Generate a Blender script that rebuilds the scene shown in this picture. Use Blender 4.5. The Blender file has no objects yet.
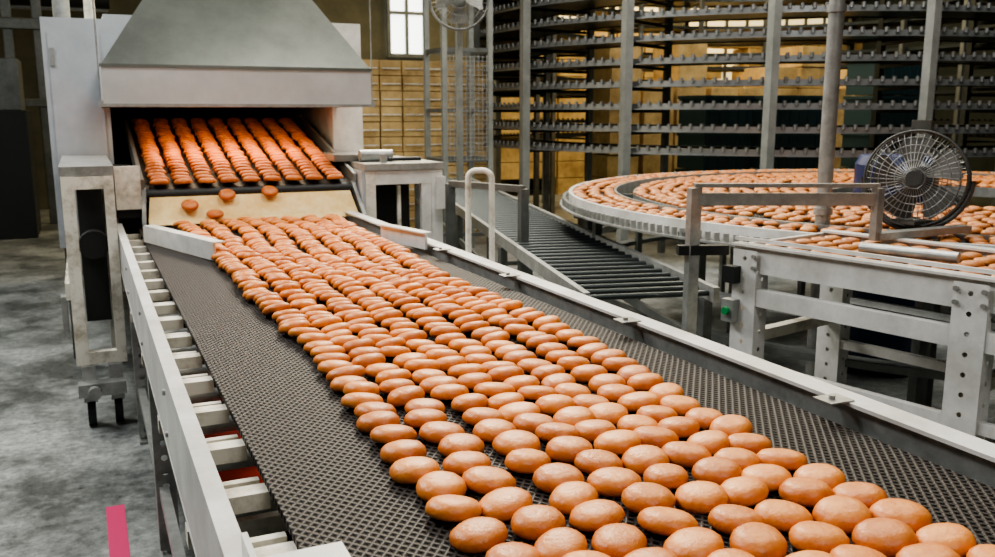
import bpy, math, random
from mathutils import Vector, Matrix
random.seed(7)
scene = bpy.context.scene
col = scene.collection

# ------------------------------------------------------------ materials
def mat(name, base, rough=0.5, metal=0.0, noise=None, bump=0.0, bscale=80, emit=None, estr=0.0, lo=.36, hi=.66):
    m = bpy.data.materials.new(name); m.use_nodes = True
    nt = m.node_tree; b = nt.nodes['Principled BSDF']
    b.inputs['Base Color'].default_value = (*base, 1)
    b.inputs['Roughness'].default_value = rough
    b.inputs['Metallic'].default_value = metal
    if emit:
        b.inputs['Emission Color'].default_value = (*emit, 1)
        b.inputs['Emission Strength'].default_value = estr
    if noise or bump:
        tc = nt.nodes.new('ShaderNodeTexCoord')
    if noise:
        c2, sc = noise
        n = nt.nodes.new('ShaderNodeTexNoise'); n.inputs['Scale'].default_value = sc
        n.inputs['Detail'].default_value = 10; n.inputs['Roughness'].default_value = .7
        nt.links.new(tc.outputs['Object'], n.inputs['Vector'])
        r = nt.nodes.new('ShaderNodeValToRGB')
        r.color_ramp.elements[0].position = lo; r.color_ramp.elements[1].position = hi
        r.color_ramp.elements[0].color = (*c2, 1); r.color_ramp.elements[1].color = (*base, 1)
        nt.links.new(n.outputs['Fac'], r.inputs['Fac'])
        nt.links.new(r.outputs['Color'], b.inputs['Base Color'])
    if bump:
        n2 = nt.nodes.new('ShaderNodeTexNoise'); n2.inputs['Scale'].default_value = bscale
        nt.links.new(tc.outputs['Object'], n2.inputs['Vector'])
        bp = nt.nodes.new('ShaderNodeBump'); bp.inputs['Strength'].default_value = bump
        bp.inputs['Distance'].default_value = .01
        nt.links.new(n2.outputs['Fac'], bp.inputs['Height'])
        nt.links.new(bp.outputs['Normal'], b.inputs['Normal'])
    return m

M = {}
M['white'] = mat('painted_white_steel', (.84,.83,.80), .32, .0, noise=((.56,.55,.51), 5))
M['cream'] = mat('painted_cream_steel', (.78,.74,.64), .42, .0, noise=((.38,.34,.26), 9), lo=.34, hi=.54)
M['steel'] = mat('stainless_steel', (.48,.49,.48), .30, .8, noise=((.34,.35,.34), 5))
M['hood'] = mat('brushed_hood_steel', (.40,.43,.40), .28, .85, noise=((.28,.305,.285), 2.5))
M['hoodlite'] = mat('hood_skirt_steel', (.74,.76,.76), .30, .45, noise=((.62,.64,.64), 4))
M['panel'] = mat('oven_panel_grey', (.54,.57,.60), .36, .2, noise=((.40,.42,.45), 2))
M['dark'] = mat('dark_iron', (.03,.032,.032), .5, .5)
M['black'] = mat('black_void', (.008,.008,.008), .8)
M['grey'] = mat('grey_steel', (.20,.21,.205), .4, .5, noise=((.12,.13,.12), 8))
M['fanbl'] = mat('fan_blade_brown', (.10,.095,.085), .45, .2)
M['fang'] = mat('fan_cage_dark', (.09,.09,.085), .4, .5)
M['post'] = mat('grey_painted_post', (.30,.31,.29), .45, .2, noise=((.19,.20,.185), 4))
M['galv'] = mat('galvanised_steel', (.48,.49,.47), .34, .5, noise=((.30,.305,.29), 14))
M['chain'] = mat('chain_steel', (.28,.29,.29), .3, .7)
M['rack'] = mat('rack_steel', (.06,.07,.07), .35, .7)
M['parch'] = mat('parchment', (.88,.70,.36), .7, 0, noise=((.74,.48,.16), 9))
M['blue'] = mat('blue_plastic', (.008,.025,.10), .4)
M['teal'] = mat('teal_crate', (.035,.080,.088), .5)
M['carton'] = mat('cream_carton', (.72,.52,.24), .8, noise=((.38,.25,.10), 3))
M['magenta'] = mat('magenta_floor_paint', (.65,.02,.14), .5)
M['red'] = mat('red_glow_paint', (.6,.05,.02), .5)
M['green'] = mat('green_button', (.02,.25,.08), .4)
M['window'] = mat('window_glass_daylight', (.8,.9,.9), .3, emit=(.98,1,.94), estr=3.2)
M['windoww'] = mat('window_glass_warm', (.8,.7,.4), .3, emit=(1,.80,.42), estr=1.2)
M['wallm'] = mat('aged_green_wall', (.12,.11,.072), .8, noise=((.06,.06,.04), 1.2))
M['wallg'] = mat('green_wall', (.035,.045,.04), .8, noise=((.02,.026,.024), 1.5))
M['ceil'] = mat('ceiling_paint', (.05,.055,.05), .8)

def floor_mat():
    m = bpy.data.materials.new('worn_concrete'); m.use_nodes = True
    nt = m.node_tree; b = nt.nodes['Principled BSDF']
    tc = nt.nodes.new('ShaderNodeTexCoord')
    n = nt.nodes.new('ShaderNodeTexNoise'); n.inputs['Scale'].default_value = 1.5; n.inputs['Detail'].default_value = 12; n.inputs['Roughness'].default_value=.72
    r = nt.nodes.new('ShaderNodeValToRGB')
    r.color_ramp.elements[0].position=.40; r.color_ramp.elements[1].position=.60
    r.color_ramp.elements[0].color=(.085,.092,.088,1); r.color_ramp.elements[1].color=(.32,.335,.325,1)
    n2 = nt.nodes.new('ShaderNodeTexNoise'); n2.inputs['Scale'].default_value = 22; n2.inputs['Detail'].default_value=12; n2.inputs['Roughness'].default_value=.8
    r3 = nt.nodes.new('ShaderNodeValToRGB'); r3.color_ramp.elements[0].position=.42; r3.color_ramp.elements[1].position=.62
    r3.color_ramp.elements[0].color=(.32,.32,.32,1); r3.color_ramp.elements[1].color=(.85,.85,.84,1)
    mx = nt.nodes.new('ShaderNodeMixRGB'); mx.blend_type='OVERLAY'; mx.inputs['Fac'].default_value=.75
    for q in (n,n2): nt.links.new(tc.outputs['Object'], q.inputs['Vector'])
    nt.links.new(n2.outputs['Fac'], r3.inputs['Fac'])
    nt.links.new(n.outputs['Fac'], r.inputs['Fac']); nt.links.new(r.outputs['Color'], mx.inputs[1]); nt.links.new(r3.outputs['Color'], mx.inputs[2])
    nt.links.new(mx.outputs['Color'], b.inputs['Base Color'])
    r2 = nt.nodes.new('ShaderNodeValToRGB'); r2.color_ramp.elements[0].color=(.14,.14,.14,1); r2.color_ramp.elements[1].color=(.5,.5,.5,1)
    nt.links.new(n2.outputs['Fac'], r2.inputs['Fac']); nt.links.new(r2.outputs['Color'], b.inputs['Roughness'])
    return m
M['floor'] = floor_mat()

def belt_mat(name, s=72, c0=(.003,.0025,.002), c1=(.040,.031,.027)):
    m = bpy.data.materials.new(name); m.use_nodes = True
    nt = m.node_tree; b = nt.nodes['Principled BSDF']
    tc = nt.nodes.new('ShaderNodeTexCoord')
    outs=[]
    for ang in (math.radians(38), math.radians(-38)):
        mp = nt.nodes.new('ShaderNodeMapping'); mp.inputs['Rotation'].default_value=(0,0,ang)
        nt.links.new(tc.outputs['Object'], mp.inputs['Vector'])
        w = nt.nodes.new('ShaderNodeTexWave'); w.inputs['Scale'].default_value=s/3.14; w.inputs['Distortion'].default_value=.3
        nt.links.new(mp.outputs['Vector'], w.inputs['Vector']); outs.append(w)
    mx = nt.nodes.new('ShaderNodeMath'); mx.operation='MAXIMUM'
    nt.links.new(outs[0].outputs['Fac'], mx.inputs[0]); nt.links.new(outs[1].outputs['Fac'], mx.inputs[1])
    r = nt.nodes.new('ShaderNodeValToRGB'); r.color_ramp.elements[0].position=.68; r.color_ramp.elements[1].position=.98
    r.color_ramp.elements[0].color=(*c0,1); r.color_ramp.elements[1].color=(*c1,1)
    nt.links.new(mx.outputs[0], r.inputs['Fac']); nt.links.new(r.outputs['Color'], b.inputs['Base Color'])
    bp = nt.nodes.new('ShaderNodeBump'); bp.inputs['Strength'].default_value=.9; bp.inputs['Distance'].default_value=.003
    nt.links.new(mx.outputs[0], bp.inputs['Height']); nt.links.new(bp.outputs['Normal'], b.inputs['Normal'])
    b.inputs['Roughness'].default_value=.5; b.inputs['Metallic'].default_value=0
    sp = nt.nodes.new('ShaderNodeMath'); sp.operation='MULTIPLY'; sp.inputs[1].default_value=.28
    nt.links.new(mx.outputs[0], sp.inputs[0]); nt.links.new(sp.outputs[0], b.inputs['Specular IOR Level'])
    return m
M['belt'] = belt_mat('woven_wire_belt')

def cookie_mat():
    m = bpy.data.materials.new('baked_cookie_crust'); m.use_nodes = True
    nt = m.node_tree; b = nt.nodes['Principled BSDF']
    at = nt.nodes.new('ShaderNodeAttribute'); at.attribute_name='Col'
    tc = nt.nodes.new('ShaderNodeTexCoord')
    n = nt.nodes.new('ShaderNodeTexNoise'); n.inputs['Scale'].default_value=40; n.inputs['Detail'].default_value=6
    nt.links.new(tc.outputs['Object'], n.inputs['Vector'])
    r = nt.nodes.new('ShaderNodeValToRGB'); r.color_ramp.elements[0].position=.32; r.color_ramp.elements[1].position=.66
    r.color_ramp.elements[0].color=(.80,.66,.52,1); r.color_ramp.elements[1].color=(1.0,1.0,1.0,1)
    nt.links.new(n.outputs['Fac'], r.inputs['Fac'])
    mx = nt.nodes.new('ShaderNodeMixRGB'); mx.blend_type='MULTIPLY'; mx.inputs['Fac'].default_value=1
    nt.links.new(at.outputs['Color'], mx.inputs[1]); nt.links.new(r.outputs['Color'], mx.inputs[2])
    nt.links.new(mx.outputs['Color'], b.inputs['Base Color'])
    bp = nt.nodes.new('ShaderNodeBump'); bp.inputs['Strength'].default_value=.4; bp.inputs['Distance'].default_value=.004
    n2 = nt.nodes.new('ShaderNodeTexNoise'); n2.inputs['Scale'].default_value=110; n2.inputs['Detail'].default_value=4
    nt.links.new(tc.outputs['Object'], n2.inputs['Vector'])
    nt.links.new(n2.outputs['Fac'], bp.inputs['Height']); nt.links.new(bp.outputs['Normal'], b.inputs['Normal'])
    b.inputs['Roughness'].default_value=.42
    return m
M['cookie'] = cookie_mat()

# ------------------------------------------------------------ mesh builder
class MB:
    def __init__(s): s.v=[]; s.f=[]; s.m=[]; s.sm=[]; s.mats=[]
    def mi(s,k):
        if k not in s.mats: s.mats.append(k)
        return s.mats.index(k)
    def add(s,vs,fs,k,smooth=False):
        o=len(s.v); s.v += [tuple(v) for v in vs]; i=s.mi(k)
        for f in fs: s.f.append(tuple(o+a for a in f)); s.m.append(i); s.sm.append(smooth)
    def box(s,x0,x1,y0,y1,z0,z1,k):
        vs=[(x,y,z) for z in (z0,z1) for y in (y0,y1) for x in (x0,x1)]
        s.add(vs,[(0,2,3,1),(4,5,7,6),(0,1,5,4),(2,6,7,3),(0,4,6,2),(1,3,7,5)],k)
    def beam(s,p0,p1,w,h,k,up=(0,0,1)):
        p0=Vector(p0);p1=Vector(p1); d=(p1-p0).normalized(); u=Vector(up)
        if abs(d.dot(u))>.98: u=Vector((0,1,0))
        a=d.cross(u).normalized(); b=a.cross(d).normalized()
        vs=[]
        for p in (p0,p1):
            for sa,sb in ((-1,-1),(1,-1),(1,1),(-1,1)):
                vs.append(p+a*(sa*w/2)+b*(sb*h/2))
        s.add(vs,[(0,1,2,3),(7,6,5,4),(0,4,5,1),(1,5,6,2),(2,6,7,3),(3,7,4,0)],k)
    def cyl(s,p0,p1,r,k,n=14,r2=None):
        p0=Vector(p0);p1=Vector(p1); d=(p1-p0).normalized(); u=Vector((0,0,1)) if abs(d.z)<.95 else Vector((0,1,0))
        a=d.cross(u).normalized(); b=a.cross(d).normalized(); r2=r if r2 is None else r2
        c0=[p0+(a*math.cos(t)+b*math.sin(t))*r for t in [2*math.pi*i/n for i in range(n)]]
        c1=[p1+(a*math.cos(t)+b*math.sin(t))*r2 for t in [2*math.pi*i/n for i in range(n)]]
        s.add(c0+c1,[(i,i+n,(i+1)%n+n,(i+1)%n) for i in range(n)],k,True)
        s.add(c0,[tuple(range(n))],k); s.add(c1,[tuple(reversed(range(n)))],k)
    def tube(s,pts,r,k,n=8,closed=False):
        pts=[Vector(p) for p in pts]; N=len(pts); vs=[]
        for i,p in enumerate(pts):
            if closed: d=pts[(i+1)%N]-pts[i-1]
            else: d=pts[min(i+1,N-1)]-pts[max(i-1,0)]
            d.normalize()
            if i==0:
                u=Vector((0,0,1)) if abs(d.z)<.9 else Vector((1,0,0)); a=d.cross(u).normalized()
            else: a=(a-d*a.dot(d)).normalized()
            b=a.cross(d)
            for j in range(n):
                t=2*math.pi*j/n; vs.append(p+(a*math.cos(t)+b*math.sin(t))*r)
        fs=[]
        for i in range(N if closed else N-1):
            for j in range(n):
                i2=(i+1)%N; fs.append((i*n+j,i*n+(j+1)%n,i2*n+(j+1)%n,i2*n+j))
        if not closed: fs+= [tuple(range(n)),tuple((N-1)*n+j for j in reversed(range(n)))]
        s.add(vs,fs,k,True)
    def ring(s,c,r0,r1,z0,z1,k,n=96,a0=0,a1=2*math.pi):
        full=abs(a1-a0-2*math.pi)<1e-6; N=n if full else n+1; vs=[]
        for i in range(N):
            t=a0+(a1-a0)*i/n; cs,sn=math.cos(t),math.sin(t)
            for r,z in ((r0,z0),(r1,z0),(r1,z1),(r0,z1)): vs.append((c[0]+r*cs,c[1]+r*sn,z))
        fs=[]
        for i in range(n):
            i2=(i+1)%N
            for j in range(4): fs.append((i*4+j,i2*4+j,i2*4+(j+1)%4,i*4+(j+1)%4))
        if not full: fs+=[(3,2,1,0),(4*n,4*n+1,4*n+2,4*n+3)]
        s.add(vs,fs,k)
    def perf(s,o,u,v,w,L,cell,r,k):
        o=Vector(o);u=Vector(u).normalized();v=Vector(v).normalized()
        n=max(1,int(L/cell)); c=L/n
        for i in range(n):
            ctr=o+u*(w/2)+v*(c*(i+.5)); vs=[];
            for (a,b) in ((-1,-1),(0,-1),(1,-1),(1,0),(1,1),(0,1),(-1,1),(-1,0)): vs.append(ctr+u*(a*w/2)+v*(b*c/2))
            for (a,b) in ((-1,-1),(0,-1),(1,-1),(1,0),(1,1),(0,1),(-1,1),(-1,0)):
                l=math.hypot(a,b); vs.append(ctr+u*(a/l*r)+v*(b/l*r))
            s.add(vs,[(j,(j+1)%8,8+(j+1)%8,8+j) for j in range(8)],k)
    def angle_leg(s,x,y,z0,z1,k,w=.06,sx=1,sy=1):
        s.perf((x,y,z0),(sx,0,0),(0,0,1),w,z1-z0,.05,.011,k)
        s.perf((x,y,z0),(0,sy,0),(0,0,1),w,z1-z0,.05,.011,k)
    def build(s,name,bevel=0):
        me=bpy.data.meshes.new(name); me.from_pydata(s.v,[],s.f)
        for k in s.mats: me.materials.append(M[k])
        me.polygons.foreach_set('material_index',s.m); me.polygons.foreach_set('use_smooth',s.sm); me.update()
        ob=bpy.data.objects.new(name,me); col.objects.link(ob)
        if bevel:
            b=ob.modifiers.new('bevel','BEVEL'); b.width=bevel; b.segments=2; b.limit_method='ANGLE'; b.angle_limit=math.radians(50)
        return ob

# ------------------------------------------------------------ room
XW0,XW1,YW0,YW1,H=-5.0,16.0,-3.0,15.5,6.0
def simple(name,f):
    b=MB(); f(b); return b.build(name)
simple('floor',lambda b:b.box(XW0,XW1,YW0,YW1,-.1,0,'floor'))
simple('ceiling',lambda b:b.box(XW0,XW1,YW0,YW1,H,H+.1,'ceil'))
simple('wall_back',lambda b:b.box(XW0,XW1,YW1,YW1+.1,0,H,'wallm'))
simple('wall_left',lambda b:b.box(XW0-.1,XW0,YW0,YW1,0,H,'wallg'))
simple('wall_right',lambda b:b.box(XW1,XW1+.1,YW0,YW1,0,H,'wallg'))
simple('wall_front',lambda b:b.box(XW0,XW1,YW0-.1,YW0,0,H,'wallg'))
def window(n,x0,x1,z0,z1,k,nx=3,nz=3):
    b=MB(); y=YW1-.03
    b.box(x0,x1,y-.01,y+.02,z0,z1,k)
    for i in range(nx+1):
        x=x0+(x1-x0)*i/nx; b.box(x-.03,x+.03,y-.05,y,z0,z1,'grey')
    for i in range(nz+1):
        z=z0+(z1-z0)*i/nz; b.box(x0-.03,x1+.03,y-.06,y,z-.03,z+.03,'grey')
    b.build('window_%d'%n)
window(1,5.0,5.65,2.45,4.6,'window',2,3)
window(2,-1.0,.5,3.0,4.6,'windoww',4,2)
window(3,8.3,10.6,2.3,4.2,'windoww',5,3)
window(4,11.2,15.4,1.7,4.2,'windoww',8,4)
window(5,-4.4,-2.2,2.6,4.4,'windoww',4,3)

# ------------------------------------------------------------ main belt conveyor
BZ=.90
b=MB()
Y0,Y1=-.6,4.97
b.box(.235,1.300,Y0,Y1,BZ-.012,BZ,'belt')
b.cyl((.235,Y1,BZ-.06),(1.300,Y1,BZ-.06),.058,'belt',20)
b.box(.235,1.285,Y0,Y1,BZ-.34,BZ-.33,'belt')
b.box(.130,.138,Y0,Y1+.05,.72,.925,'white')
b.box(.129,.160,Y0,Y1+.05,.9205,.927,'white')
b.box(.129,.168,Y0,Y1+.05,.718,.725,'white')
b.box(1.345,1.353,Y0,Y1+.05,.74,.929,'galv')
b.box(1.330,1.388,Y0,Y1+.05,.929,.937,'white')
b.box(1.322,1.344,Y0,Y1+.05,.738,.746,'galv')
y=.3
while y<4.9:
    for dz in (.77,.87): b.cyl((.130,y,dz),(.124,y,dz),.007,'galv',8)
    y+=.9
y=.05
while y<4.9:
    b.box(.139,.240,y,y+.040,.850,.880,'cream')
    b.box(.139,.236,y+.075,y+.092,.85,.872,'cream')
    b.cyl((.139,y+.14,.80),(1.345,y+.14,.80),.018,'galv',10)
    b.box(1.28,1.344,y,y+.03,.845,.870,'grey')
    y+=.23
y=.35
while y<4.9:
    b.box(.139,1.344,y,y+.05,.60,.64,'cream'); y+=.75
for y in (1.25,2.0,2.75,3.4):
    b.box(1.285,1.345,y,y+.05,.9375,.9405,'galv'); b.cyl((1.31,y+.025,.9405),(1.31,y+.025,.948),.007,'galv',8)
b.box(.150,.275,1.0,1.10,.9275,.936,'white'); b.box(.150,.158,.93,1.13,.9275,.96,'white')
b.beam((.235,4.42,.94),(.455,3.73,.94),.012,.07,'white')
b.beam((.255,4.42,.978),(.475,3.73,.978),.05,.006,'white')
b.beam((1.24,4.0,.945),(1.32,3.62,.945),.012,.07,'white')
b.beam((1.24,4.0,.982),(1.325,3.62,.982),.045,.006,'white')
for y in (-.3,1.35,3.05,4.25):
    for x,sx in ((.140,1),(1.344,-1)):
        b.angle_leg(x,y,.03,.74,'galv',.065,sx,1)
        b.box(min(x,x+sx*.07),max(x,x+sx*.07),y-.03,y+.09,0,.012,'galv')
        b.cyl((x+sx*.03,y+.03,.01),(x+sx*.03,y+.03,.06),.012,'galv',10)
    b.box(.16,1.33,y+.01,y+.05,.30,.34,'galv')
b.box(.15,.18,-.3,4.3,.22,.26,'galv'); b.box(1.31,1.34,-.3,4.3,.22,.26,'galv')
b.box(.30,1.25,.2,4.6,.46,.47,'dark')
b.box(.20,.34,1.9,2.35,.642,.70,'red')  # red block whose colour stands in for the reddish glow below the belt
b.build('belt_conveyor')

# ------------------------------------------------------------ cookies
def template(n,prof):
    vs=[];cs=[]
    for (r,z,c) in prof[:-1]:
        for i in range(n):
            t=2*math.pi*i/n; vs.append((r*math.cos(t),r*math.sin(t),z)); cs.append(c)
    vs.append((0,0,prof[-1][1])); cs.append(prof[-1][2])
    m=len(prof)-1; fs=[tuple(reversed(range(n)))]
    for k in range(m-1):
        for i in range(n): fs.append((k*n+i,k*n+(i+1)%n,(k+1)*n+(i+1)%n,(k+1)*n+i))
    top=len(vs)-1
    for i in range(n): fs.append(((m-1)*n+i,(m-1)*n+(i+1)%n,top))
    return vs,fs,cs
PAL=(.86,.40,.12)
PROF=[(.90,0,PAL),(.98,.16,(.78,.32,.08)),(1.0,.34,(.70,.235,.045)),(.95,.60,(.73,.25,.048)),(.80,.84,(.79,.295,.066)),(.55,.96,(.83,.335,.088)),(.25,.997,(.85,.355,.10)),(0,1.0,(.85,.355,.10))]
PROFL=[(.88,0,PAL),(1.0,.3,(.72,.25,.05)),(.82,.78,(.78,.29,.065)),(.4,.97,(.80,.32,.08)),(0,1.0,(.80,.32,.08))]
def cookie_mesh(name,insts,n,prof,tint=(1,1,1)):
    tv,tf,tc=template(n,prof); V=[];F=[];C=[]
    for (loc,rx,ry,h,mat3,val) in insts:
        o=len(V); wob=[1+random.uniform(-.025,.025) for _ in range(n)]
        for i,(p,c) in enumerate(zip(tv,tc)):
            w=wob[i%n] if i<len(tv)-1 else 1
            q=Vector((p[0]*rx*w,p[1]*ry*w,p[2]*h)); q=mat3@q
            V.append((loc[0]+q.x,loc[1]+q.y,loc[2]+q.z))
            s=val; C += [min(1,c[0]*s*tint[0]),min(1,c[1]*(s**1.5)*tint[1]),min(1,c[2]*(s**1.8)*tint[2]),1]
        for f in tf: F.append(tuple(o+a for a in f))
    me=bpy.data.meshes.new(name); me.from_pydata(V,[],F)
    ca=me.color_attributes.new('Col','FLOAT_COLOR','POINT'); ca.data.foreach_set('color',C)
    me.polygons.foreach_set('use_smooth',[True]*len(F)); me.materials.append(M['cookie']); me.update()
    ob=bpy.data.objects.new(name,me); col.objects.link(ob); return ob
def lerp(a,b,t): t=max(0,min(1,t)); return a+(b-a)*t
ins=[]
NL=8
for lane in range(NL):
    y=4.92-random.uniform(0,.04)
    while y>-.5:
        sp=lerp(.078,.050,(y-1.3)/2.0)
        left=.490+.014*math.sin(y*3.1); right=lerp(1.045,1.12,(y-.9)/1.0)
        right=lerp(right,1.22,(y-3.0)/1.6)
        if y>4.2: left-= (y-4.2)*.08
        xc=left+(right-left)*lane/(NL-1)+.014*math.sin(y*4+lane*.8)+random.uniform(-.011,.011)
        tilt=lerp(0,-18,(y-1.3)/1.4)+random.uniform(-6,6)
        R=Matrix.Rotation(math.radians(tilt),3,'X')@Matrix.Rotation(math.radians(random.uniform(-8,8)),3,'Y')@Matrix.Rotation(random.uniform(-.6,.6),3,'Z')
        z=BZ+abs(math.sin(math.radians(tilt)))*.036+.001
        ins.append(((xc,y,z),random.uniform(.041,.046),random.uniform(.036,.041),random.uniform(.024,.029),R,random.uniform(.82,1.12)))
        y-=sp*random.uniform(.86,1.14)
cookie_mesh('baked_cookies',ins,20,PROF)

LIPY,LIPZ=5.12,1.095; SL=math.tan(math.radians(13))
ins=[]
for lane in range(9):
    xc0=.365+.119*lane
    y=LIPY+.0
    while y<6.5:
        z=LIPZ+(y-LIPY)*SL
        tilt=13-22+random.uniform(-4,4)
        R=Matrix.Rotation(math.radians(tilt),3,'X')@Matrix.Rotation(math.radians(random.uniform(-4,4)),3,'Y')
        ins.append(((xc0+random.uniform(-.006,.006),y,z+.018),.050,.042,.028,R,random.uniform(.84,1.02)))
        y+=.058
for (x,y,z,t) in ((.50,5.02,1.0,40),(.70,5.06,1.045,40),(.62,4.975,.95,20),(.93,5.07,1.055,40)):
    ins.append(((x,y,z),.046,.04,.025,Matrix.Rotation(math.radians(t),3,'X'),.8))
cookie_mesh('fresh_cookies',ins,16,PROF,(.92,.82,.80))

# ------------------------------------------------------------ tunnel oven
b=MB()
FY=5.85
b.box(-.16,.17,FY,FY+3.5,.70,2.02,'panel')
b.box(1.50,1.70,FY,FY+3.5,.70,2.05,'white')
b.box(.17,1.50,FY+.002,FY+3.5,1.52,2.049,'panel')
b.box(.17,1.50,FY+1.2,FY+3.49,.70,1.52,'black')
b.box(.17,1.50,FY+.002,FY+1.2,.70,.95,'dark')
for x in (-.1,1.6):
    for y in (FY+.1,FY+3.2): b.box(x-.04,x+.04,y,y+.08,0,.7,'grey')
b.box(-.13,.14,FY-.012,FY-.001,.76,1.94,'panel')
for z in (.95,1.75): b.box(-.125,-.10,FY-.022,FY-.012,z,z+.10,'galv')
def P(x,y,dz=0): return (x,y,LIPZ+(y-LIPY)*SL+dz)
b.beam(P(.85,LIPY,-.012),P(.85,6.6,-.012),1.12,.02,'dark')
b.cyl((.29,LIPY,LIPZ-.035),(1.41,LIPY,LIPZ-.035),.033,'dark',16)
for x in (.275,1.425):
    b.beam(P(x,LIPY-.02,.0),P(x,6.5,.0),.02,.11,'steel')
vs=[(.31,5.10,1.06),(1.39,5.10,1.06),(1.41,5.00,.935),(.29,5.00,.935),(.29,4.965,.912),(1.41,4.965,.912)]
b.add(vs,[(3,2,1,0),(4,5,2,3)],'parch')
b.beam((.285,5.12,1.09),(.265,4.96,.91),.02,.03,'steel'); b.beam((1.415,5.12,1.09),(1.435,4.96,.91),.02,.03,'steel')
b.box(-.105,.128,4.61,5.8,1.202,1.245,'galv')
b.box(-.10,-.045,4.60,4.65,.30,1.20,'cream'); b.box(.080,.125,4.60,4.65,.30,1.20,'cream')
b.box(-.098,.123,4.602,4.648,1.14,1.199,'cream'); b.box(-.098,.123,4.602,4.648,.302,.36,'cream')
b.box(-.10,-.05,5.7,5.75,0,1.20,'cream'); b.box(.075,.120,5.7,5.75,0,1.20,'cream')
b.box(-.04,.075,4.9,5.69,.45,1.15,'dark')
b.box(-.12,-.101,4.62,5.75,.62,.70,'cream'); b.box(-.145,-.121,4.7,4.8,.42,.62,'galv')
b.cyl((.02,4.9,.85),(.02,4.80,.85),.07,'black',16)
b.box(.14,.25,5.03,5.8,.95,1.19,'dark')
b.box(.14,.262,4.98,5.02,1.0,1.22,'cream')
for x in (-.05,.07):
    b.box(x-.03,x+.03,4.58,4.66,.12,.299,'galv')
    b.cyl((x-.018,4.60,.065),(x+.018,4.60,.065),.063,'dark',16)
b.box(-.10,.11,4.50,4.579,.17,.23,'galv')
b.cyl((-.03,4.48,.20),(-.03,4.44,.20),.03,'galv',12)
b.box(1.455,1.935,4.99,5.85,1.162,1.20,'galv')
b.box(1.46,1.52,5.0,5.05,.1,1.159,'cream'); b.box(1.862,1.93,5.0,5.05,.0,1.159,'white')
b.box(1.80,1.86,5.004,5.04,.1,1.159,'white')
b.box(1.461,1.929,5.002,5.048,1.08,1.158,'white'); b.box(1.461,1.929,5.002,5.048,.55,.62,'white')
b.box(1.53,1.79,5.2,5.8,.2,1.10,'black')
b.box(1.66,1.68,5.03,5.05,.63,1.07,'cream')
b.box(1.44,1.458,5.0,5.85,.7,1.16,'panel')
b.box(1.36,1.62,5.3,5.84,1.201,1.24,'steel'); b.cyl((1.5,5.25,1.235),(1.7,5.25,1.235),.035,'galv',12)
b.cyl((1.60,5.1,1.20),(1.60,5.1,1.25),.02,'galv'); b.cyl((1.66,5.18,1.215),(1.86,5.18,1.215),.012,'dark')
b.box(1.88,1.935,4.955,4.985,.93,1.12,'white')
b.build('tunnel_oven')

b=MB()
x0,x1,y0,y1=.12,1.53,5.08,6.2; zb,zt=1.52,1.73
for (a0,a1,c0,c1) in ((x0,x1,y0,y0+.01),(x0,x1,y1-.01,y1),(x0,x0+.01,y0+.01,y1-.01),(x1-.01,x1,y0+.01,y1-.01)):
    b.box(a0,a1,c0,c1,zb,zt,'hoodlite')
base=[(x0,y0,zt),(x1,y0,zt),(x1,y1,zt),(x0,y1,zt)]
top=[(.50,5.58,2.30),(1.20,5.58,2.30),(1.20,5.98,2.30),(.50,5.98,2.30)]
b.add(base+top,[(0,1,5,4),(1,2,6,5),(2,3,7,6),(3,0,4,7)],'hood')
b.box(.50,1.20,5.58,5.98,2.30,H,'hood')
b.box(x0-.008,x1+.008,y0-.006,y0-.001,zb,zb+.015,'galv'); b.box(x0-.008,x1+.008,y0-.006,y0-.001,zt-.012,zt+.005,'hood')
for x in (x0-.012,x1+.012):
    b.cyl((x,y0+.02,zb),(x,y0+.02,H),.004,'galv',6); b.box(x-.01,x+.012,y0,y0+.04,zb,zb+.03,'galv')
b.build('exhaust_hood')

# ------------------------------------------------------------ curved cooling conveyor
C=(4.65,3.7); TZ=1.0; RO=2.24
b=MB()
b.ring(C,1.985,RO,TZ-.02,TZ,'belt',128)
b.ring(C,.72,1.855,TZ-.02,TZ,'belt',96)
b.ring(C,RO,RO+.022,TZ-.06,TZ+.02,'white',128)
b.ring(C,RO+.022,RO+.075,TZ-.06,TZ-.05,'galv',128)
b.ring(C,1.972,1.985,TZ-.05,TZ+.022,'galv',128)
b.ring(C,1.855,1.868,TZ-.05,TZ+.008,'galv',128)
b.ring(C,.70,.72,TZ-.05,TZ+.01,'galv',64)
for i in range(300):
    t=2*math.pi*i/300; r=RO+.05; x,y=C[0]+r*math.cos(t),C[1]+r*math.sin(t)
    b.cyl((x,y,TZ-.05),(x,y,TZ-.012),.014,'galv',6)
b.ring(C,2.15,2.19,.66,.70,'galv',96); b.ring(C,1.2,1.26,.66,.70,'grey',64)
b.ring(C,2.19,2.27,.50,.53,'grey',96)
for i in range(14):
    t=2*math.pi*i/14+.19; cs,sn=math.cos(t),math.sin(t)
    b.beam((C[0]+.72*cs,C[1]+.72*sn,TZ-.055),(C[0]+(RO+.06)*cs,C[1]+(RO+.06)*sn,TZ-.055),.04,.05,'grey')
    for r in (1.23,2.17):
        b.beam((C[0]+r*cs,C[1]+r*sn,0),(C[0]+r*cs,C[1]+r*sn,TZ-.07),.04,.04,'grey')
b.build('curved_cooling_conveyor')
ins=[]
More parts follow.
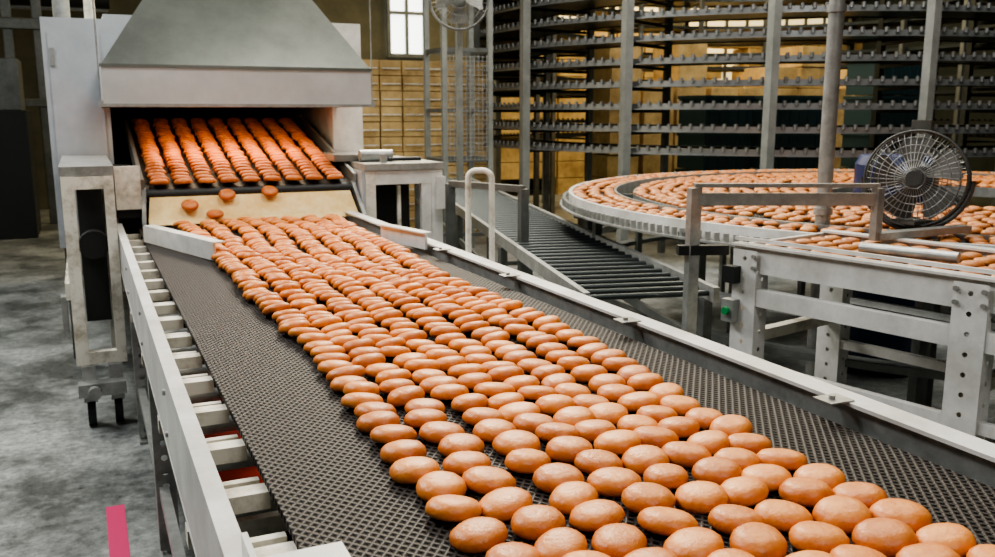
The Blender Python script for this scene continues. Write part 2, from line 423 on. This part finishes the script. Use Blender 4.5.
for (ra,rb) in ((2.02,2.205),(.78,1.82)):
    nr=int(round((rb-ra)/.078))
    for k in range(nr+1):
        r=ra+(rb-ra)*k/nr; n=int(2*math.pi*r/.087)
        for i in range(n):
            t=2*math.pi*i/n+random.uniform(-.1,.1)/n*12+k
            if random.random()<.08: continue
            rr=r+random.uniform(-.016,.016); x=C[0]+rr*math.cos(t); y=C[1]+rr*math.sin(t)
            R=Matrix.Rotation(random.uniform(0,6.28),3,'Z')@Matrix.Rotation(math.radians(random.uniform(-7,7)),3,'X')
            ins.append(((x,y,TZ+.003),.038,.035,.022,R,random.uniform(.80,1.12)))
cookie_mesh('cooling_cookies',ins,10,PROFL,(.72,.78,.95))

b=MB(); cx,cy=2.885,2.93
b.cyl((cx,cy,0),(cx,cy,H),.032,'galv',20); b.cyl((cx,cy,0),(cx,cy,.02),.055,'galv',20)
for z in (1.06,1.9,2.6): b.cyl((cx,cy,z),(cx,cy,z+.03),.04,'galv',20)
b.build('steel_column')

# ------------------------------------------------------------ roller track beside the cooler
b=MB()
d=Vector((.235,.972,0)); n=Vector((.972,-.235,0)); o=Vector((1.93,2.80,.80))
for off in (-.26,.26):
    b.beam(o+n*off,o+n*off+d*6.2,.025,.06,'galv')
s=.05
while s<6.2:
    b.cyl(o+d*s-n*.25,o+d*s+n*.25,.012,'rack',8); s+=.10
for s in (.1,1.6,3.2,4.8,6.1):
    for off in (-.26,.26):
        p=o+d*s+n*off; b.beam((p.x,p.y,0),(p.x,p.y,.765),.04,.04,'grey')
    b.beam(o+d*s-n*.26-Vector((0,0,.4)),o+d*s+n*.26-Vector((0,0,.4)),.03,.03,'grey')
for off in (-.26,.26): b.beam(o+n*off-Vector((0,0,.22)),o+n*off+d*6.2-Vector((0,0,.22)),.02,.04,'grey')
b.build('roller_conveyor')

# ------------------------------------------------------------ spiral cooling tower
T=(8.18,9.45); R1=3.8; R0=3.05
b=MB()
for lv in range(11):
    z=1.13+.212*lv
    b.ring(T,R1-.02,R1,z-.035,z+.012,'chain',120)
    b.ring(T,R0,R0+.02,z-.03,z+.015,'rack',96)
    b.ring(T,R0+.02,R1-.02,z-.02,z-.012,'rack',96)
    for i in range(230):
        t=2*math.pi*i/230; x,y=T[0]+(R1+.018)*math.cos(t),T[1]+(R1+.018)*math.sin(t)
        b.cyl((x,y,z-.01),(x,y,z+.035),.018,'chain',6)
    b.ring(T,R1+.0,R1+.045,z-.045,z-.036,'chain',120)
for i in range(18):
    t=2*math.pi*i/18+.17; cs,sn=math.cos(t),math.sin(t)
    b.beam((T[0]+(R1+.09)*cs,T[1]+(R1+.09)*sn,0),(T[0]+(R1+.09)*cs,T[1]+(R1+.09)*sn,4.0),.085,.085,'post')
    b.beam((T[0]+(R0-.06)*cs,T[1]+(R0-.06)*sn,0),(T[0]+(R0-.06)*cs,T[1]+(R0-.06)*sn,4.0),.06,.06,'grey')
    for lv in range(11):
        z=1.13+.212*lv-.06
        b.beam((T[0]+(R0-.06)*cs,T[1]+(R0-.06)*sn,z),(T[0]+(R1+.05)*cs,T[1]+(R1+.05)*sn,z),.03,.03,'rack')
b.build('spiral_cooling_tower')

def crate(b,x,y,z,w,dp,h,k):
    b.box(x,x+w,y,y+dp,z,z+h*.88,k); b.box(x-.015,x+w+.015,y-.015,y+dp+.015,z+h*.88,z+h*.97,k)
    for i in range(5):
        xx=x+w*(i+.5)/5; b.box(xx-.01,xx+.01,y-.012,y,z,z+h*.88,k)
b=MB()
for (x,y,hh) in ((6.35,8.3,4),(7.1,8.0,4),(8.3,7.7,5)):
    for lv in range(hh): crate(b,x,y,lv*.42,.66,.5,.42,'teal')
b.build('crate_stack')

b=MB()
for i in range(6):
    for lv in range(12):
        x=2.85+i*.27; z=lv*.172
        b.box(x+random.uniform(0,.012),x+.26,10.0+random.uniform(0,.03),10.5,z+.003,z+.168,'carton')
        b.box(x+.02,x+.24,9.985,9.999,z+.07,z+.085,'cream')
b.build('carton_stack',.004)
b=MB()
for i in range(14):
    for lv in range(10):
        if random.random()<.15: continue
        x=6.6+i*.6; z=lv*.3
        b.box(x,x+.56,14.4,14.9,z+.004,z+.29,'carton')
b.build('carton_stack',.004)
b=MB()
for i in range(9):
    top=random.choice((5,6,7,8))
    for lv in range(top):
        x=5.9+i*.5; z=.12+lv*.28
        b.box(x+random.uniform(0,.03),x+.46,9.6+random.uniform(0,.04),10.2,z+.004,z+.27,'carton')
b.box(5.85,10.4,9.6,10.25,0,.12,'grey')
b.build('carton_stack',.004)

# ------------------------------------------------------------ U guard (safety tube)
b=MB()
p0=Vector((1.76,4.2,0)); p1=Vector((1.855,4.12,0)); z=1.205
pts=[(p0.x,p0.y,0),(p0.x,p0.y,z-.04)]
for i in range(1,6):
    a=math.pi/2*i/6; pts.append((p0.x+(p1.x-p0.x)*.4*(1-math.cos(a)),p0.y+(p1.y-p0.y)*.4*(1-math.cos(a)),z-.04+.04*math.sin(a)))
for i in range(0,6):
    a=math.pi/2*(1-i/6); pts.append((p1.x-(p1.x-p0.x)*.4*(1-math.cos(a)),p1.y-(p1.y-p0.y)*.4*(1-math.cos(a)),z-.04+.04*math.sin(a)))
pts+=[(p1.x,p1.y,z-.04),(p1.x,p1.y,0)]
b.tube(pts,.015,'cream',10)
b.build('tubular_guard')
b=MB()
b.beam((2.12,4.3,0),(2.12,4.3,1.09),.045,.045,'grey'); b.beam((2.12,4.3,1.09),(1.90,4.8,1.09),.035,.035,'grey'); b.beam((1.90,4.8,0),(1.90,4.8,1.09),.045,.045,'grey')
b.build('steel_post_frame')

b=MB()
A=Vector((2.0,2.66,0)); B=Vector((2.6,2.38,0))
b.beam((A.x,A.y,0),(A.x,A.y,1.225),.045,.03,'galv')
b.beam((B.x,B.y,1.035),(B.x,B.y,1.225),.03,.03,'galv')
b.beam((A.x,A.y,1.235),(B.x,B.y,1.235),.03,.014,'galv')
b.beam((A.x,A.y,1.185),(B.x,B.y,1.185),.02,.045,'galv')
b.beam((A.x-.05,A.y+.02,1.0),(A.x+.12,A.y-.05,1.0),.04,.035,'dark')
b.beam((B.x,B.y,1.05),(B.x+.5,B.y+.02,1.05),.05,.026,'galv')
b.build('steel_rail_frame')

# ------------------------------------------------------------ cage fan
b=MB()
ctr=Vector((2.975,2.54,1.235)); f=Vector((-.84,-.53,.10)).normalized()
u=f.cross(Vector((0,0,1))).normalized(); w=u.cross(f).normalized()
FR=1.0
def FP(r,t,o): return ctr+(u*math.cos(t)+w*math.sin(t))*r*FR+f*o
def circ(r,o,tr,n=40,k='fang'): b.tube([FP(r,2*math.pi*i/n,o) for i in range(n)],tr,k,6,True)
circ(.185,.0,.006); circ(.185,.05,.005); circ(.185,-.05,.004)
for r,o in ((.16,.062),(.13,.07),(.10,.074),(.07,.076),(.04,.078)): circ(r,o,.0018,30,'chain'); 
for r,o in ((.15,-.07),(.10,-.085),(.05,-.09)): circ(r,o,.0018,30)
for i in range(44):
    t=2*math.pi*i/44
    b.tube([FP(.03,t,.078),FP(.10,t+.08,.074),FP(.16,t+.12,.062),FP(.185,t+.13,.045),FP(.187,t+.13,0),FP(.185,t+.13,-.05),FP(.15,t+.1,-.07),FP(.05,t,-.09)],.0015,'chain',5)
b.cyl(ctr+f*.082,ctr+f*.07,.03,'fang',20)
b.cyl(ctr+f*.04,ctr-f*.02,.035,'dark',20)
for i in range(5):
    t=2*math.pi*i/5; vs=[]
    for r,dt,wd in ((.03,0,.25),(.09,.1,.46),(.15,.2,.46),(.168,.25,.3)):
        vs+= [FP(r,t+dt-wd,-.018),FP(r,t+dt+wd,.024)]
    b.add(vs,[(0,2,3,1),(2,4,5,3),(4,6,7,5)],'fanbl',True)
b.cyl(ctr-f*.08,ctr-f*.21,.055,'fang',20); b.cyl(ctr-f*.21,ctr-f*.24,.05,'dark',20)
tp=FP(.205,math.pi/2,0)
b.beam(tp-u*.035,tp+u*.035,.05,.05,'grey')
b.tube([FP(.2,math.pi*(1+i/16)+0,0) for i in range(17)],.009,'fang',8)
base=ctr-w*.19
b.cyl(base,(base.x,base.y,1.06),.018,'fang'); b.box(base.x-.06,base.x+.06,base.y-.06,base.y+.06,1.064,1.078,'fang')
b.build('cage_fan')

b=MB(); bx,by=4.20,3.74
prof=[(.19,0),(.215,.03),(.215,.4),(.222,.42),(.215,.44),(.215,.85),(.222,.87),(.215,.89),(.215,1.20),(.19,1.25)]
for (r0,z0),(r1,z1) in zip(prof,prof[1:]): b.cyl((bx,by,z0),(bx,by,z1),r0,'blue',28,r1)
b.build('plastic_barrel')

# ------------------------------------------------------------ white conveyor frame on the right
b=MB()
dd=Vector((.22,-.975,0)).normalized(); nn=Vector((.975,.22,0)).normalized()
S=Vector((2.10,2.54,0))
def Q(s,o,z): p=S+dd*s+nn*o; return (p.x,p.y,z)
L=2.2; W=.55
for o in (0,W):
    b.beam(Q(0,o,.985),Q(L,o,.985),.02,.09,'white'); b.beam(Q(0,o,1.035),Q(L,o,1.035),.05,.008,'white')
    b.beam(Q(.06,o,.855),Q(L,o,.855),.04,.06,'white')
    b.beam(Q(.45,o+.02,.90),Q(L,o+.02,.90),.02,.02,'galv')
    b.beam(Q(.08,o,.60),Q(L,o,.60),.03,.035,'white')
b.beam(Q(0,0.01,.985),Q(0,W-.01,.985),.018,.088,'white')
b.beam(Q(0,0,1.055),Q(L,-.0,1.055),.012,.012,'white')
b.beam(Q(.02,.27,1.0),Q(L,.27,1.0),.50,.01,'belt')
for s in (.06,.84,1.9):
    for o in (0,W):
        b.perf(Vector(Q(s-.05,o-.024,0)),dd,(0,0,1),.1,1.02,.06,.008,'white')
        b.perf(Vector(Q(s+.05,o-.024,0)),nn,(0,0,1),.07,.95,.06,.008,'white')
        b.beam(Q(s,o+.0,0),Q(s,o+.0,.82),.03,.03,'cream',up=tuple(nn))
        b.beam(Q(s,o,.0),Q(s,o,.015),.12,.12,'galv')
    b.beam(Q(s,.02,.30),Q(s,W,.30),.04,.05,'cream')
    b.beam(Q(s,.02,.70),Q(s,W,.70),.04,.04,'cream')
b.beam(Q(.02,-.02,.93),Q(.02,-.06,.93),.05,.06,'dark'); b.cyl(Q(.02,-.06,.80),Q(.02,-.075,.80),.014,'green')
b.beam(Q(.02,-.025,.80),Q(.02,-.06,.80),.05,.08,'galv')
b.cyl(Q(.42,.10,1.06),Q(.72,.14,1.06),.018,'galv')
for s in (.10,.80,.88): 
    for z in (.96,1.0): b.cyl(Q(s,-.026,z),Q(s,-.034,z),.008,'galv',8)
b.build('conveyor_support_frame')
ins=[]
for o in (.06,.15,.24,.33,.42,.50):
    s=.06
    while s<L-.05:
        q=Q(s+random.uniform(-.01,.01),o,1.006); ins.append((q,.038,.035,.022,Matrix.Rotation(random.uniform(0,6),3,'Z'),random.uniform(.8,1.1))); s+=.088
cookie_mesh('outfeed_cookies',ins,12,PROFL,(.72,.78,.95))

# drum fan
b=MB()
fc=Vector((3.06,7.48,2.44)); ff=Vector((-.35,-.93,0)).normalized(); fu=ff.cross(Vector((0,0,1))).normalized(); fw=Vector((0,0,1))
def GP(r,t,o): return fc+(fu*math.cos(t)+fw*math.sin(t))*r+ff*o
for r,o,tr in ((.25,0,.012),(.25,.07,.008),(.2,.09,.003),(.14,.10,.003),(.08,.1,.003)):
    b.tube([GP(r,2*math.pi*i/36,o) for i in range(36)],tr,'chain',6,True)
for i in range(40):
    t=2*math.pi*i/40; b.tube([GP(.04,t,.1),GP(.2,t,.09),GP(.25,t,.07),GP(.25,t,0)],.003,'chain',5)
for i in range(4):
    t=2*math.pi*i/4; vs=[]
    for r,wd in ((.04,.3),(.13,.5),(.22,.4)): vs+=[GP(r,t-wd,.0),GP(r,t+wd,.05)]
    b.add(vs,[(0,2,3,1),(2,4,5,3)],'galv',True)
b.cyl(GP(0,0,.1),GP(0,0,-.2),.06,'grey',16)
pp=GP(0,0,-.15); b.beam((pp.x,pp.y,pp.z),(pp.x,pp.y,0),.05,.05,'post')
b.build('pedestal_fan')

b=MB()
for (x,y) in ((3.35,8.6),(3.85,8.6),(3.35,9.1),(3.85,9.1)): b.beam((x,y,0),(x,y,3.4),.05,.05,'post')
for z in (.5,1.0,1.5,2.1,2.8,3.4):
    b.beam((3.35,8.6,z),(3.85,8.6,z),.04,.04,'grey'); b.beam((3.35,9.1,z),(3.85,9.1,z),.04,.04,'grey')
    b.beam((3.35,8.6,z),(3.35,9.1,z),.04,.04,'grey'); b.beam((3.85,8.6,z),(3.85,9.1,z),.04,.04,'grey')
for i in range(24):
    z=1.0+i*.045; b.beam((3.37,8.58,z),(3.83,8.58,z),.006,.006,'galv')
for i in range(10):
    x=3.4+i*.045; b.beam((x,8.575,1.0),(x,8.575,2.05),.006,.006,'galv')
b.build('machine_frame')

# left background machinery
b=MB()
b.box(-1.25,-.55,12,13,0,1.5,'dark'); b.box(-1.2,-.6,12.1,12.9,1.5,2.1,'grey')
for x in (-1.1,-.75,-.4): b.beam((x,13.5,0),(x,13.5,4),.12,.12,'grey')
b.beam((-1.2,13.45,2.6),(-.2,13.45,2.6),.1,.14,'grey'); b.beam((-1.2,13.45,1.6),(-.2,13.45,1.6),.1,.1,'grey')
b.cyl((-1.3,14,3.0),(.5,14,3.0),.12,'dark',16)
b.build('dough_machinery',.01)
b=MB()
b.cyl((-.05,6.5,2.02),(-.05,6.5,H),.05,'galv'); b.cyl((.12,6.9,2.02),(.12,6.9,H),.035,'cream')
b.build('service_pipes')

simple('floor_marking',lambda b:b.box(-.02,.045,2.2,3.57,0,.002,'magenta'))

# ------------------------------------------------------------ lights
K=.56
def area(name,loc,size,power,color=(1,1,1),target=None,sy=None):
    l=bpy.data.lights.new(name,'AREA'); l.shape='RECTANGLE'; l.size=size; l.size_y=sy or size; l.energy=power*K; l.color=color
    o=bpy.data.objects.new(name,l); o.location=loc; col.objects.link(o)
    if target: o.rotation_euler=(Vector(target)-Vector(loc)).to_track_quat('-Z','Y').to_euler()
    return o
area('ceiling_light_main',(1.8,3.2,5.2),1.8,230,(1,.94,.84))
area('key_light_rear_right',(3.2,7.6,5.0),1.6,640,(1,.93,.80),(1.1,2.5,.9))  # added warm key from the right rear, not a ceiling fixture
area('back_light_rear_left',(-1.8,7.0,5.0),1.6,440,(1,.99,.93),(.4,3.0,.7))  # added back light standing in for window light from the rear left
area('ceiling_light_right',(5.2,4.0,5.2),2.0,200,(1,.96,.86))
area('ceiling_light_left',(-2.2,3.5,5.2),1.6,300,(.98,.99,1))
area('ceiling_light_front',(1.0,-1.5,4.6),2.0,130,(1,.99,.96),(.9,4.5,1.2))
area('ceiling_light_tower',(9,13.2,5.5),4,800,(1,.80,.45),sy=2)
area('fill_light_core',(8.0,8.8,5.7),2.5,450,(1,.84,.55))  # added fill over the tower core to light the stacks inside
area('fill_light_bay',(5.5,5.2,5.6),2,240,(.97,.98,1),(8,7,1.8))  # added fill to brighten the tower's front rails
area('fill_light_stock',(4.2,12.5,5.2),2,400,(1,.83,.5),(3.8,10.5,1.2))  # added warm fill to brighten the cartons
area('fill_light_oven',(.83,5.5,1.50),.9,17,(1,.74,.48),sy=.2)  # added warm fill under the hood for oven glow, no lamp fitting
w=bpy.data.worlds.new('World'); scene.world=w; w.use_nodes=True
w.node_tree.nodes['Background'].inputs[0].default_value=(.5,.55,.55,1); w.node_tree.nodes['Background'].inputs[1].default_value=.3

cam=bpy.data.cameras.new('camera'); cam.sensor_width=36; cam.lens=32.56; cam.clip_start=.05
cam.dof.use_dof=True; cam.dof.focus_distance=1.8; cam.dof.aperture_fstop=8
co=bpy.data.objects.new('camera',cam); co.location=(0,0,1.5)
co.rotation_euler=(math.radians(90-10.57),0,math.radians(-24.6)); col.objects.link(co); scene.camera=co
scene.view_settings.view_transform='AgX'
try: scene.view_settings.look='AgX - Medium High Contrast'
except Exception as e: print(e)
print('DONE')
